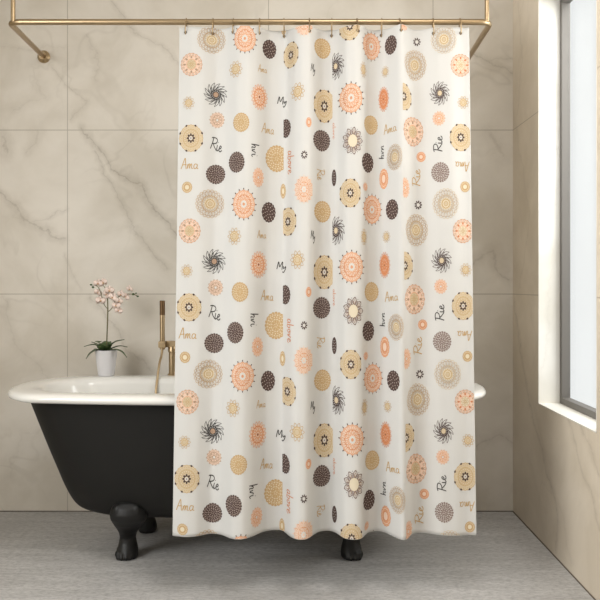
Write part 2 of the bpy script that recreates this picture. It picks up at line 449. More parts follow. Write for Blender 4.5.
leaf([b0, op(113, 348, .01), op(120, 346, .015), op(127.5, 347, .02)], .009)
leaf([b0, op(113, 349.5, -.03), op(121, 351.5, -.04), op(127, 357.5, -.05)], .0085)
leaf([b0, op(106, 346, .02), op(108, 342, .035), op(111, 343, .05)], .015)
bm = bmesh.new()
tube(bm, smoothpath([op(106.5, 352), op(107.0, 335), op(107.6, 320), op(107.8, 308), op(107.5, 297)], 6), .0028, 12)
tube(bm, smoothpath([op(107.7, 309), op(104, 304, -.01), op(100.5, 292, -.012), op(97, 286, -.01), op(91.5, 285, -.008)], 6), .0016, 10)
tube(bm, smoothpath([op(107.7, 312), op(112, 308, -.008), op(117, 298, -.012), op(124, 295, -.012), op(131, 294, -.01), op(138, 296, -.008)], 6), .0016, 10)
tube(bm, smoothpath([op(107.5, 298), op(105, 288, 0), op(101, 284, .004)], 6), .0015, 10)
obj('flower_stem', bm, STEM, orc)
def flower(px, py, dy, r, yaw, pitch, roll):
    c = op(px, py, dy)
    R = Matrix.Rotation(yaw, 3, 'Z') @ Matrix.Rotation(pitch, 3, 'X') @ Matrix.Rotation(roll, 3, 'Y')
    bm = bmesh.new()
    # phalaenopsis: two broad side petals, three narrower sepals, facing -Y
    for ang, ln, wd, y0 in ((90, 1.0, .36, .004), (215, .95, .34, .004), (325, .95, .34, .004), (12, 1.05, .62, 0), (168, 1.05, .62, 0)):
        a = math.radians(ang); d = Vector((math.cos(a), 0, math.sin(a))); s = Vector((-math.sin(a), 0, math.cos(a))); ln *= 1.2; wd *= 1.2
        rings = []
        for i in range(7):
            t = i/6; w = wd*r*max(.10, math.sin(PI*(.08+.87*t))**.7)
            y = y0-.22*r*math.sin(t*PI*.8)+.10*r*t
            rings.append([R@(d*ln*r*t+s*w*q+Vector((0, y+.10*r*q*q+yy, 0)))+c for q, yy in ((-1, 0), (-.5, -.0006), (0, -.0008), (.5, -.0006), (1, 0), (.5, .0006), (0, .0008), (-.5, .0006))])
        loft(bm, rings)
    f = obj('flower', bm, PETAL, orc)
    bm = bmesh.new()
    r1 = bmesh.ops.create_uvsphere(bm, u_segments=10, v_segments=8, radius=.16*r)
    for v in r1['verts']: v.co = R@(Vector((v.co.x, v.co.y*1.3, v.co.z*1.5))+Vector((0, -.12*r, -.10*r)))+c
    for q in (-1, 1):
        r1 = bmesh.ops.create_uvsphere(bm, u_segments=8, v_segments=6, radius=.09*r)
        for v in r1['verts']: v.co = R@(v.co+Vector((q*.16*r, -.12*r, -.02)) if False else v.co+Vector((q*.15*r, -.12*r, 0)))+c
    o = obj('flower_lip', bm, LIP, None); o.parent = f
for args in ((98, 283.5, -.012, .0165, .2, .1, .2), (103.2, 282.5, -.006, .0165, -.3, .0, -.3), (97.8, 292.5, -.012, .0145, .4, .2, .5),
             (100.6, 300.5, -.014, .0185, .3, -.1, .1), (109.5, 290.5, -.018, .0185, -.1, .2, .0), (106.5, 294.5, -.008, .0155, .5, -.2, .9),
             (112.5, 297.5, -.022, .0175, .0, .0, .6), (116, 305.5, -.016, .0175, -.3, -.3, .1), (118.5, 310.5, -.012, .0155, .2, -.4, .4),
             (121, 294.5, -.012, .0165, -.4, .2, .2), (126, 296.5, -.012, .0145, .1, .1, .8), (129.5, 289, -.010, .0145, -.5, .3, .1),
             (119, 301, -.02, .0145, .3, .1, .3)):
    flower(*args)
for px, py, s in ((91, 284.8, .0046), (93, 287.2, .0052), (133.2, 294.2, .0058), (137.6, 296.3, .0048), (136, 293.2, .0035)):
    bm = bmesh.new(); bmesh.ops.create_uvsphere(bm, u_segments=14, v_segments=10, radius=s)
    bmesh.ops.scale(bm, vec=(1.15, 1, .85), verts=bm.verts); bmesh.ops.translate(bm, vec=op(px, py, -.008), verts=bm.verts)
    obj('bud', bm, BUD, orc)

# ------------------------------------------------------------------ curtain rail
RD, RZ = 3.15, H+(VY-22)/F*3.15
xl, xr_ = at(12.5, 0, RD).x, at(488, 0, RD).x
rail = thing('curtain_rail', 'brass U-shaped shower curtain rail with wall and ceiling mounts above the bathtub', 'curtain rail', ((xl+xr_)/2, YB, RZ))
wl = Vector((at(44, 0, YB).x, YB-.012, H+(VY-57)/F*YB)); wr = Vector((at(462, 0, YB).x, YB-.012, H+(VY-68)/F*YB))
def corner(a, c, b, r=.05, n=6):
    a, c, b = Vector(a), Vector(c), Vector(b); p = c+(a-c).normalized()*r; q = c+(b-c).normalized()*r
    return [p*(1-t)**2+c*2*t*(1-t)+q*t*t for t in [i/n for i in range(n+1)]]
cl, cr = Vector((xl-.014, RD, RZ)), Vector((xr_+.012, RD, RZ))
bm = bmesh.new(); tube(bm, [wl]+corner(wl, cl, cr)+corner(cl, cr, wr)+[wr], .0112, 24); obj('rail', bm, BRASS, rail)
for w in (wl, wr):
    bm = bmesh.new(); tube(bm, [(w.x, YB, w.z), (w.x, YB-.006, w.z), (w.x, YB-.010, w.z), (w.x, YB-.024, w.z)], [.029, .029, .024, .0165], 32)
    obj('wall_flange', bm, BRASS, rail, angle=40)
for x in (xl+.002, xr_-.004):
    bm = bmesh.new(); tube(bm, [(x, RD, RZ), (x, RD, ZC-.006), (x, RD, ZC-.0055), (x, RD, ZC)], [.0088, .0088, .028, .028], 24)
    obj('ceiling_support', bm, BRASS, rail, angle=40)

# ------------------------------------------------------------------ patterned curtain
ZT, ZBm = H+(VY-28)/F*3.15, .200
mS = .35/(ZT-ZBm); aS = 3.15-mS*ZT
def baseD(z): return aS+mS*z
XLt, XLb = (180-VX)/F*3.15, (173.5-VX)/F*2.80
XRt, XRb = (468.5-VX)/F*3.15, (475.5-VX)/F*2.80
def edges(z):
    t = (ZT-z)/(ZT-ZBm); return XLt+(XLb-XLt)*t, XRt+(XRb-XRt)*t
cp = [(176, .004), (190, .012), (200, .010), (214, -.006), (224, .000), (236, .022), (246, .024), (254, .012), (266, -.018), (276, -.024), (284, -.024), (292, .012), (299, .025), (308, .024), (314, .002),
      (320, -.018), (330, -.022), (336, -.012), (344, .022), (354, .027), (361, .020), (367, -.012), (376, -.022), (384, -.014), (391, .010), (398, .031), (403, .028),
      (408, .002), (414, -.012), (424, -.010), (438, .004), (452, .008), (464, .002), (472, .004)]
gs = np.linspace(0, 1, 4001)
fold = np.interp(gs, [(x-176.7)/294.3 for x, _ in cp], [d*1.32+.005 for _, d in cp])
k = np.exp(-.5*(np.arange(-120, 121)/30.)**2); k /= k.sum()
fold = np.convolve(np.pad(fold, 120, mode='edge'), k, 'valid')
def surf(s, z):
    """cloth surface: arrays of (s across, z up) -> xyz"""
    L, R = edges(z); t = (ZT-z)/(ZT-ZBm)
    ss = s + .006*np.sin(z*2.3+.6)*np.sin(np.clip(s, 0, 1)*PI)
    amp = 1.14+.05*np.clip(t, 0, 1)+.45*np.clip((t-.76)/.24, 0, 1)**1.3
    f = np.interp(ss, gs, fold)*amp + .0025*np.sin(s*31+z*3.1)*np.clip(t*2, 0, 1)
    x = L+(R-L)*s
    return np.stack([x, baseD(z)-f, z], -1)
def surf_n(s, z):
    e1 = .0012; a = surf(s+e1, z)-surf(s-e1, z); b = surf(s, z+.002)-surf(s, z-.002)
    n = np.cross(a, b); n /= np.linalg.norm(n, axis=-1, keepdims=True)
    return np.where(n[..., 1:2] > 0, -n, n)

V, Fq, MI = [], [], []      # accumulated mesh
cnt = 0
def addmesh(v, f, mi):
    global cnt
    V.append(v); Fq.append(f+cnt); MI.append(mi); cnt += len(v)
# cloth sheets (front, back, rim)
ns, nz = 620, 150
sg = np.linspace(0, 1, ns); zg = np.linspace(0, 1, nz)
SS, TT = np.meshgrid(sg, zg)
topz = ZT + .0*SS
for i in range(1): pass
ring_px = [186.3, 213, 233.5, 259.7, 284, 309.5, 331.8, 356.9, 381.7, 399.5, 433, 460]
ring_s = [((p-VX)/F*3.15-XLt)/(XRt-XLt) for p in ring_px]
def topline(s):
    """slight sag of the heading between the rings"""
    q = np.interp(s, [0]+ring_s+[1], np.arange(len(ring_s)+2)-.0)
    return ZT - .004*np.abs(np.sin(q*PI))
ZZ = ZBm+(topline(SS)-ZBm)*TT
fr = surf(SS, ZZ); nn = surf_n(SS, ZZ); bk = fr-nn*.0012
vf = fr.reshape(-1, 3); vbk = bk.reshape(-1, 3)
ii = (np.arange(nz-1)[:, None]*ns+np.arange(ns-1)[None, :]).ravel()
q1 = np.stack([ii, ii+1, ii+ns+1, ii+ns], -1)
NV = ns*nz; q2 = q1[:, ::-1]+NV
e1 = np.arange(ns-1); bot = np.stack([e1+NV, e1+1+NV, e1+1, e1], -1); o_ = (nz-1)*ns; top = np.stack([e1+o_, e1+1+o_, e1+1+o_+NV, e1+o_+NV], -1)
e2 = np.arange(nz-1)*ns; lf = np.stack([e2, e2+ns, e2+ns+NV, e2+NV], -1); rt = np.stack([e2+ns-1+NV, e2+2*ns-1+NV, e2+2*ns-1, e2+ns-1], -1)
fa = np.concatenate([q1, q2, bot, top, lf, rt])
addmesh(np.concatenate([vf, vbk]), fa, np.zeros(len(fa), int))

# print palette
PAL = [('white_curtain_cloth', lin(210, 209, 206)), ('print_tan', lin(194, 164, 122)), ('print_beige', lin(208, 190, 160)), ('print_brown', lin(86, 70, 66)),
       ('print_orange', lin(216, 158, 120)), ('print_peach', lin(228, 201, 181)), ('print_gold', lin(190, 156, 104)), ('print_black', lin(62, 58, 56)),
       ('print_cream', lin(222, 210, 186)), ('print_mocha', lin(172, 144, 122)), ('print_white', lin(214, 211, 206)), ('print_coral', lin(204, 132, 92)), ('print_taupe', lin(138, 120, 113)),
       ('print_fleck', lin(180, 164, 154))]
WHT, TAN, BEI, BRN, ORG, PEA, GLD, BLK, CRM, MOC, WH2, COR, TAU, FLK = range(14)

class Motif:
    def __init__(s): s.v, s.f, s.m, s.l, s.n = [], [], [], [], 0
    def add(s, v, f, mt, layer):
        s.v.append(v); s.f.append(f+s.n); s.m.append(np.full(len(f), mt)); s.l.append(np.full(len(v), layer, float)); s.n += len(v)
    def fill(s, rfun, mt, layer, nr=16, na=84, r0=0.0, cx=0, cy=0):
        """polar-gridded area between r0 and rfun(angle)"""
        a = np.linspace(0, 2*PI, na, endpoint=False); R = rfun(a) if callable(rfun) else np.full(na, float(rfun))
        rr = np.linspace(0, 1, nr+1)[:, None]; rad = r0*(1 if r0 else 0)+(R[None, :]-r0)*rr if r0 else R[None, :]*np.maximum(rr, .001)
        v = np.stack([cx+rad*np.cos(a), cy+rad*np.sin(a)], -1).reshape(-1, 2)
        i = (np.arange(nr)[:, None]*na+np.arange(na)[None, :]); j = (np.arange(nr)[:, None]*na+(np.arange(na)+1)[None, :] % na)
        f = np.stack([i, j, j+na, i+na], -1).reshape(-1, 4); s.add(v, f, mt, layer)
    def line(s, pts, w, mt, layer, closed=False):
        p = np.array(pts, float)
        if closed: d = np.roll(p, -1, 0)-np.roll(p, 1, 0)
        else: d = np.gradient(p, axis=0)
        d /= np.maximum(np.linalg.norm(d, axis=1, keepdims=True), 1e-6); nrm = np.stack([-d[:, 1], d[:, 0]], -1)
        wv = np.full((len(p), 1), w/2)
        v = np.concatenate([p-nrm*wv, p+nrm*wv]); n = len(p); m = n if closed else n-1
        i = np.arange(m); j = (i+1) % n; s.add(v, np.stack([i, j, j+n, i+n], -1), mt, layer)
    def curve(s, rfun, w, mt, layer, n=150):
        a = np.linspace(0, 2*PI, n, endpoint=False); r = rfun(a); s.line(np.stack([r*np.cos(a), r*np.sin(a)], -1), w, mt, layer, True)
    def dots(s, k, r, rd, mt, layer, el=1.0, ph=0.0):
        for i in range(k):
            a = 2*PI*i/k+ph; ca, sa = math.cos(a), math.sin(a); t = np.linspace(0, 2*PI, 9)[:-1]
            x = np.cos(t)*rd*el; y = np.sin(t)*rd
            v = np.stack([r*ca+x*ca-y*sa, r*sa+x*sa+y*ca], -1)
            v = np.concatenate([v, [[r*ca, r*sa]]])
            q = np.array([[8, 0, 1, 2], [8, 2, 3, 4], [8, 4, 5, 6], [8, 6, 7, 0]]); s.add(v, q, mt, layer)
    def petals(s, k, r0, r1, wd, lw, mt, layer, ph=0.0, tw=0.0, n=13):
        """outlined petals between two radii; tw = swirl"""
        t = np.linspace(0, 1, n); half = np.sin(PI*t)**.8*wd
        for i in range(k):
            a = 2*PI*i/k+ph
            R = r0+(r1-r0)*t
            A = a+tw*t
            up = np.stack([R*np.cos(A+half/np.maximum(R, .15)), R*np.sin(A+half/np.maximum(R, .15))], -1)
            dn = np.stack([R*np.cos(A-half/np.maximum(R, .15)), R*np.sin(A-half/np.maximum(R, .15))], -1)
            s.line(np.concatenate([up, dn[::-1][1:-1]]), lw, mt, layer, True)
    def arrays(s): return np.concatenate(s.v), np.concatenate(s.f), np.concatenate(s.m), np.concatenate(s.l)
def sc(r, amp, k, p=1.0, ph=0.0): return lambda a: r-amp+amp*np.abs(np.cos((a+ph)*k/2))**p

def doily(c1=TAN, c2=BEI, ctr=CRM):
    m = Motif(); m.fill(sc(.40, .05, 16), ctr, 0, 8); m.fill(.16, BEI, 1, 4, 32)
    m.curve(sc(.97, .09, 22), .03, c1, 2); m.curve(sc(.86, .08, 22, ph=PI/22), .03, MOC, 2); m.petals(20, .50, .86, .075, .022, c1, 3); m.petals(20, .42, .70, .05, .02, MOC, 3, ph=PI/20)
    m.curve(sc(.58, .06, 18), .035, c1, 3); m.petals(14, .24, .55, .06, .03, c2, 3); m.curve(sc(.30, .05, 12), .035, GLD, 4); m.dots(10, .15, .03, GLD, 4)
    return m
def sun(fillc=PEA, c=ORG, sp=BRN):
    m = Motif(); m.fill(sc(.84, .05, 16), fillc, 0, 15); m.curve(sc(.87, .07, 16), .05, c, 1)
    m.dots(16, .95, .038, sp, 2, 1.7); m.petals(16, .56, .82, .075, .038, c, 2); m.curve(sc(.58, .06, 14), .04, COR if c == ORG else c, 2)
    m.petals(12, .26, .56, .065, .045, c, 2); m.dots(24, .70, .022, WH2, 3); m.fill(sc(.24, .05, 8), WH2, 3, 5, 40); m.fill(.10, c, 4, 3, 16); m.dots(12, .42, .025, WH2, 3)
    return m
def ball(fillc=BRN, ln=FLK, dk=None, lobes=20):
    m = Motif(); m.fill(sc(.97, .07, lobes), fillc, 0, 15)
    for r, k_, d in ((.86, 24, .036), (.72, 20, .036), (.58, 16, .036), (.43, 12, .036), (.28, 8, .034), (.12, 5, .03)): m.dots(k_, r, d, ln, 1, 1.5, ph=r*9)
    m.curve(sc(.76, .04, lobes), .016, ln, 1); m.curve(sc(.44, .04, 14), .016, ln, 1)
    if dk is not None: m.curve(sc(.90, .04, lobes), .03, dk, 2); m.curve(sc(.28, .03, 10), .03, dk, 2)
    return m
def ball_small(fillc=BRN, ln=FLK):
    m = Motif(); m.fill(sc(.97, .08, 16), fillc, 0, 15)
    for r, k_, d in ((.76, 13, .05), (.50, 9, .05), (.24, 5, .045)): m.dots(k_, r, d, ln, 1, 1.5, ph=r*9)
    return m
def plate(fillc=BEI):
    m = Motif(); m.fill(sc(.93, .05, 24), fillc, 0, 16); m.curve(sc(.90, .05, 24), .03, TAN, 1); m.curve(sc(.62, .04, 20), .03, TAN, 1); m.petals(20, .36, .60, .05, .024, TAN, 1)
    m.dots(28, .76, .020, GLD, 1, 1.3); m.dots(8, .90, .092, BRN, 2, .72, ph=PI/8); m.dots(20, .48, .03, CRM, 2, 1.4); m.dots(20, .84, .025, CRM, 1, 1.4); m.dots(8, .25, .07, BRN, 3, 1.1); m.curve(lambda a: .19+0*a, .07, BRN, 3, 40); m.fill(.12, WH2, 4, 3, 24); m.dots(1, 0, .05, TAU, 5)
    return m
def ringf(c=PEA, d=MOC, ctr=BEI):
    m = Motif(); m.fill(sc(.97, .08, 18), c, 0, 15); m.curve(sc(.95, .07, 18), .035, ORG, 1); m.curve(sc(.72, .03, 16), .025, ORG, 1)
    m.dots(8, .6, .085, d, 2, 1.25); m.petals(18, .68, .95, .06, .03, MOC, 2); m.dots(18, .84, .028, WH2, 2); m.fill(sc(.42, .05, 14), ctr, 2, 7, 48); m.curve(sc(.45, .05, 14), .035, ORG, 3); m.petals(8, .05, .38, .06, .03, TAN, 3)
    return m
def smallf(c=TAN, ctr=BEI):
    m = Motif(); m.petals(10, .42, .95, .17, .06, c, 1); m.fill(sc(.55, .06, 10), CRM, 0, 6, 48); m.curve(sc(.56, .06, 10), .07, c, 1); m.fill(.34, ctr, 2, 4, 32); m.curve(lambda a: .33+0*a, .06, GLD, 3, 40)
    return m
def swirl(c=BLK, ctr=MOC):
    m = Motif(); m.petals(13, .30, .97, .12, .034, c, 1, tw=.75); m.petals(13, .22, .72, .07, .03, c, 2, ph=.2, tw=.6); m.curve(sc(.40, .05, 12), .045, c, 2); m.fill(.24, ctr, 1, 4, 32); m.curve(lambda a: .24+0*a, .05, c, 3, 40)
    return m
def omand(fillc=PEA, c=ORG, ctr=BRN):
    m = Motif(); m.petals(18, .55, .97, .10, .05, c, 1); m.fill(sc(.80, .06, 18), fillc, 0, 12); m.curve(sc(.62, .05, 14), .06, COR, 2); m.petals(12, .2, .60, .08, .06, c, 2); m.dots(12, .42, .035, WH2, 3); m.dots(1, 0, .12, COR, 3); m.dots(1, 0, .06, ctr, 4)
    return m
def lotus():
    m = Motif(); m.petals(9, .44, .96, .19, .06, TAU, 1); m.petals(9, .40, .78, .12, .045, TAU, 1, ph=.35); m.dots(18, .90, .03, BRN, 2); m.petals(9, .50, .80, .07, .04, MOC, 2); m.fill(sc(.46, .03, 12), CRM, 2, 6, 48); m.curve(sc(.48, .03, 12), .045, TAU, 3)
    return m
def tiny(c=BRN):
    m = Motif(); m.dots(9, .72, .17, c, 0, 1.2); m.curve(lambda a: .48+0*a, .17, c, 1, 40); m.fill(.38, WH2, 0, 3, 24)
    return m
def disk(c=ORG, c2=PEA):
    m = Motif(); m.fill(sc(.97, .07, 14), c, 0, 8, 56); m.curve(sc(.72, .05, 12), .06, c2, 1); m.fill(.42, c2, 1, 4, 32); m.curve(lambda a: .42+0*a, .06, COR if c in (ORG, COR) else GLD, 2, 40); m.dots(14, .84, .04, c2, 1)
    return m
def peach(c=ORG, f=PEA):
    m = Motif(); m.fill(sc(.90, .06, 16), f, 0, 9, 60); m.petals(14, .5, .96, .09, .05, c, 1); m.curve(sc(.55, .05, 12), .05, c, 2); m.petals(8, .1, .5, .07, .05, c, 2); m.fill(.14, WH2, 3, 3, 20)
    return m
def leafp(c=BRN):
    m = Motif(); m.fill(.95, c, 0, 8, 40); m.dots(10, .6, .05, WH2, 1); m.dots(6, .3, .05, WH2, 1); return m

# brush lettering as strokes; y down, x right, cap height ~1
LET = {
 'R': ([[(.05, .08), (.3, .0), (.62, .02), (.74, .2), (.58, .42), (.22, .52)], [(.26, .05), (.2, .5), (.08, 1.0)], [(.30, .50), (.5, .75), (.78, .98)]], .72),
 'i': ([[(.06, .5), (.04, .8), (.12, .98), (.26, .85)], [(.12, .25), (.14, .30)]], .24),
 'e': ([[(.02, .78), (.22, .68), (.26, .54), (.14, .5), (.04, .7), (.08, .93), (.26, .95), (.4, .8)]], .40),
 'A': ([[(.02, 1.0), (.18, .5), (.36, .0), (.42, .5), (.48, 1.0)], [(.1, .62), (.5, .58)]], .52),
 'm': ([[(.02, .98), (.06, .55), (.04, .9), (.16, .54), (.24, .6), (.2, .95), (.34, .54), (.42, .6), (.4, .9), (.54, .92)]], .54),
 'a': ([[(.3, .56), (.12, .52), (.02, .75), (.1, .97), (.28, .8), (.32, .54), (.3, .9), (.42, .94)]], .42),
 'l': ([[(.06, .85), (.22, .3), (.18, .02), (.06, .3), (.06, .9), (.2, .98), (.3, .85)]], .30),
 'v': ([[(.02, .55), (.1, .95), (.26, .52), (.36, .58)]], .36),
 'o': ([[(.18, .52), (.02, .72), (.14, .97), (.3, .78), (.18, .54), (.38, .6)]], .38),
 'h': ([[(.04, 1.0), (.08, .0), (.05, .75), (.2, .5), (.3, .6), (.26, .95), (.4, .9)]], .40),
 'n': ([[(.02, .98), (.06, .54), (.05, .85), (.2, .52), (.3, .6), (.28, .92), (.4, .9)]], .40),
 'b': ([[(.08, .0), (.04, .95), (.24, .92), (.28, .62), (.08, .6)]], .36),
 's': ([[(.28, .54), (.1, .55), (.12, .72), (.26, .8), (.2, .96), (.02, .94)]], .32),
 'M': ([[(.02, 1.0), (.1, .05), (.3, .7), (.54, .0), (.6, 1.0)]], .66),
 'y': ([[(.02, .52), (.08, .85), (.28, .54), (.26, 1.0), (.1, 1.35), (.02, 1.2)]], .34),
 'L': ([[(.2, .0), (.1, .5), (.06, .95), (.5, .98)]], .50),
}
def word(txt, c, lw=.075):
    m = Motif(); x = 0; st = []
    for ch in txt:
        ss, adv = LET[ch]
        for q in ss: st.append([(x+a, b) for a, b in q])
        x += adv+.04
    for q in st:
        p = np.array([(a-x/2, b-.55) for a, b in q])
        if len(p) > 2:
            w = [Vector((a, b, 0)) for a, b in p]; p = np.array([(v.x, v.y) for v in smoothpath(w, 5)])
        m.line(p, lw, c, 1)
    m.width = x
    return m

def px_sz(x, y):
    kk = (VY-y)/F; z = (H+kk*aS)/(1-kk*mS); X = (x-VX)/F*baseD(z); L, R = edges(z)
    return (X-L)/(R-L), z
z0_, z1_, z2_ = (px_sz(210, y)[1] for y in (40.7, 204.1, 373.9))
SH = [z0_-z1_, 0, z2_-z1_, (z2_-z1_)*2]
nprint = 0
def stamp(m, cx, cy, rx, ry, rot=0, cL=None, cR=None, rows=(-1, 0, 1, 2, 3)):
    v, f, mt, ly = m.arrays()
    c, s_ = math.cos(rot), math.sin(rot)
    x = cx+(v[:, 0]*c-v[:, 1]*s_)*rx; y = cy+(v[:, 0]*s_+v[:, 1]*c)*ry
    if cL is not None: x = np.maximum(x, cL)
    if cR is not None: x = np.minimum(x, cR)
    s, _z = px_sz(x, y)
    s = np.clip(s, .0015, .9985)
    for k_ in rows:
        sh = -np.interp(y, [190, 204, 231, 261, 307, 343, 370], [162.8, 163.4, 165.3, 166.7, 167.9, 168.7, 169])+min(k_, 0)*165.0 if k_ <= 0 else (k_-1)*169.8
        zz = px_sz(x, y+sh)[1]
        if zz.min() > ZT-.006 or zz.max() < ZBm+.004: continue
        zc = np.clip(zz, ZBm+.001, topline(s)-.001)
        # drop faces flattened by the clipping
        A = np.stack([s*1.1, zc], -1)[f]
        area = .5*np.abs((A[:, 2, 0]-A[:, 0, 0])*(A[:, 3, 1]-A[:, 1, 1])-(A[:, 3, 0]-A[:, 1, 0])*(A[:, 2, 1]-A[:, 0, 1]))
        keep = area > 1e-9
        if not keep.any(): continue
        P = surf(s, zc)+surf_n(s, zc)*(.00045+.00016*ly)[:, None]
        addmesh(P, f[keep], mt[keep])

B, SM = [], []
T_doily, T_doily2 = doily(), doily(BEI, BEI, CRM)
T_sun, T_sun2, T_sun3 = sun(), sun(PEA, ORG, TAU), sun(PEA, PEA, PEA)
T_ball, T_tan, T_tau, T_plate, T_ring, T_ringp = ball(), ball(TAN, CRM, GLD), ball(TAU, WH2), plate(), ringf(), ringf(PEA, COR, CRM)
T_sf, T_swirl, T_swirl2, T_om, T_lotus, T_tiny, T_disk, T_dtan, T_peach, T_ptan = smallf(), swirl(), swirl(BRN, BEI), omand(), lotus(), tiny(), disk(), disk(TAN, CRM), peach(), peach(MOC, PEA)
T_om2 = omand(ORG, COR, BLK)
MOTIFS = [
 (T_doily, 210.3, 204.1, 14.4, 14.6), (T_sun, 244.5, 205.2, 12.2, 16), (T_ball, 268.5, 211.9, 7.2, 10.8), (T_plate, 288, 221.5, 9.2, 15.5, 282.9, None, (1, 2, 3)), (T_plate, 290.6, 219.6, 8.4, 15, None, None, (0,)), (T_tan, 322.5, 211.3, 8.8, 11.4),
 (T_ring, 190.3, 231.3, 11.4, 12.8), (T_sf, 235.1, 236.9, 7.2, 9.2), (T_swirl, 214.3, 261.5, 12.2, 12.9), (T_om, 258.6, 264.7, 8.2, 13.8), (T_sf, 297.5, 260.1, 7.4, 9.8),
 (T_sf, 187.4, 271.1, 6.4, 7), (T_ptan, 215.7, 287.6, 8.2, 8.8), (T_tan, 240.7, 291.9, 8.6, 10.3), (T_ball, 285.2, 294.8, 5.5, 10.3, 282.8), (T_disk, 308.5, 291.9, 2.9, 5.3),
 (T_plate, 324.5, 272.1, 12, 18.7, None, 333), (T_ball, 321.7, 308, 9.2, 11.5), (T_plate, 189.8, 307.2, 13.3, 15.2), (T_tan, 275.8, 325.9, 11.8, 14.5, None, 282.9),
 (T_tiny, 304, 324.8, 3.6, 4.7), (T_ball, 236, 332, 8.6, 11.2), (T_ball, 214.3, 343.2, 10.2, 10.4), (T_dtan, 185.8, 356.8, 5.6, 6), (T_peach, 257.5, 346.7, 5.6, 10.5), (T_dtan, 282.4, 359.2, 3, 8),
 (T_sun3, 303.7, 359.5, 10.4, 14.5, None, 312.2), (T_peach, 303.7, 359.5, 9.6, 13.6, None, 312.2),
 (leafp(), 334.5, 345.9, 2.4, 9), (T_lotus, 352.5, 310.7, 10.2, 14.5), (T_plate, 350.2, 363.2, 11.2, 15.7), (T_peach, 365.7, 356, 2.8, 4.5), (T_ball, 368.3, 331.2, 6.7, 10.6),
 (T_disk, 385.1, 347.2, 4.4, 11), (T_doily, 395, 326.7, 7, 13.6, None, 402.5), (T_peach, 405, 357.9, 5.8, 10.8, 402.6), (T_disk, 423, 324.8, 4.8, 5.5), (T_tiny, 418.7, 204.7, 4.3, 5),
 (T_doily, 416.3, 230, 12.2, 16.5), (T_sun2, 372.3, 209.2, 10.4, 16.2), (T_ball, 391.5, 210, 5.6, 10.7), (T_swirl2, 336.2, 230.5, 8.5, 15, 332.8), (T_sf, 363.5, 237.2, 3.6, 8.8), (T_sf, 386.5, 236.7, 3.6, 6.4),
 (T_sun, 351, 267.3, 12.8, 17), (T_om2, 384.9, 265.2, 5.2, 13.5), (T_plate, 403.5, 266, 10.3, 15, 402.4), (T_tan, 371.8, 291.9, 7.8, 10.4), (T_ring, 414.2, 299.3, 11.5, 15.7),
 (T_doily2, 445.1, 204.1, 13, 15.6), (T_ringp, 462.2, 231.3, 10.8, 12.6), (T_swirl2, 441.1, 260.7, 10, 13), (T_sf, 464.9, 270, 6.2, 7), (T_peach, 440.3, 286.5, 6.6, 7.8),
 (T_plate, 462.3, 305.9, 12.4, 15.2), (T_tau, 441.7, 341.3, 9.2, 10.7), (T_dtan, 466.7, 356, 5.2, 5.8),
]
T_bs = ball_small()
for mm in MOTIFS: stamp(T_bs if mm[0] is T_ball and mm[3] < 8 else mm[0], *mm[1:5], 0, *(mm[5:] or ()))
W_RieB, W_RieG, W_Ama, W_hv, W_ab, W_my, W_ln = word('Rie', BLK, .085), word('Rie', GLD, .08), word('Ama', GLD, .07), word('hvi', BLK, .08), word('above', COR, .075), word('My', BLK, .09), word('hvn', BLK, .08)
WORDS = [
 (W_RieB, 215.2, 313.5, 8.5, 12.5, math.radians(14)), (W_Ama, 188.7, 333.6, 11.5, 11, math.radians(2)), (W_Ama, 261.8, 234.8, 5.6, 8, 0), (W_Ama, 267.2, 296.1, 8, 10.5, math.radians(4)),
 (W_my, 281.8, 266, 9, 8, math.radians(8)), (W_hv, 254.3, 320, 7.5, 12, PI/2), (W_ab, 290.3, 331, 6.5, 11.5, PI/2), (W_my, 313, 236, 4, 9, math.radians(12)),
 (W_RieG, 320.5, 343, 8, 8, math.radians(88)), (W_ln, 383, 319.5, 5, 11, -PI/2), (W_RieG, 418.5, 346, 8.5, 12.5, -PI/2), (W_Ama, 391, 296.7, 7.5, 10, math.radians(-6)),
 (W_RieB, 439.8, 312.5, 8.5, 11.5, -PI/2), (W_Ama, 463.6, 335, 9.6, 10, PI), (W_ab, 334.6, 298, 3, 8, PI/2),
]
def word_scaled(w, cx, cy, sx, sy, rot):
    # sx, sy are sizes on the cloth across and down, whatever the turn of the word
    v, f, mt, ly = w.arrays(); c, s_ = math.cos(rot), math.sin(rot)
    m = Motif(); m.add(np.stack([v[:, 0]*c-v[:, 1]*s_, v[:, 0]*s_+v[:, 1]*c], -1), f, mt[0], 1)
    stamp(m, cx, cy, sx, sy)
for w in WORDS: word_scaled(*w)

V = np.concatenate(V); Fq = np.concatenate(Fq); MI = np.concatenate(MI)
me = bpy.data.meshes.new('shower_curtain')
me.vertices.add(len(V)); me.vertices.foreach_set('co', V.astype(np.float32).ravel())
me.loops.add(len(Fq)*4); me.polygons.add(len(Fq))
me.loops.foreach_set('vertex_index', Fq.astype(np.int32).ravel())
me.polygons.foreach_set('loop_start', np.arange(0, len(Fq)*4, 4, dtype=np.int32))
me.polygons.foreach_set('material_index', MI.astype(np.int32))
me.polygons.foreach_set('use_smooth', np.ones(len(Fq), bool))
for nme, colr in PAL: me.materials.append(cloth_mat(nme, colr, .10))
me.update(calc_edges=True); me.validate()
cur = bpy.data.objects.new('shower_curtain', me); C.objects.link(cur)
cur['label'] = 'white shower curtain printed with tan, orange and brown mandalas, hanging in front of the bathtub'; cur['category'] = 'shower curtain'
print('curtain verts', len(V))

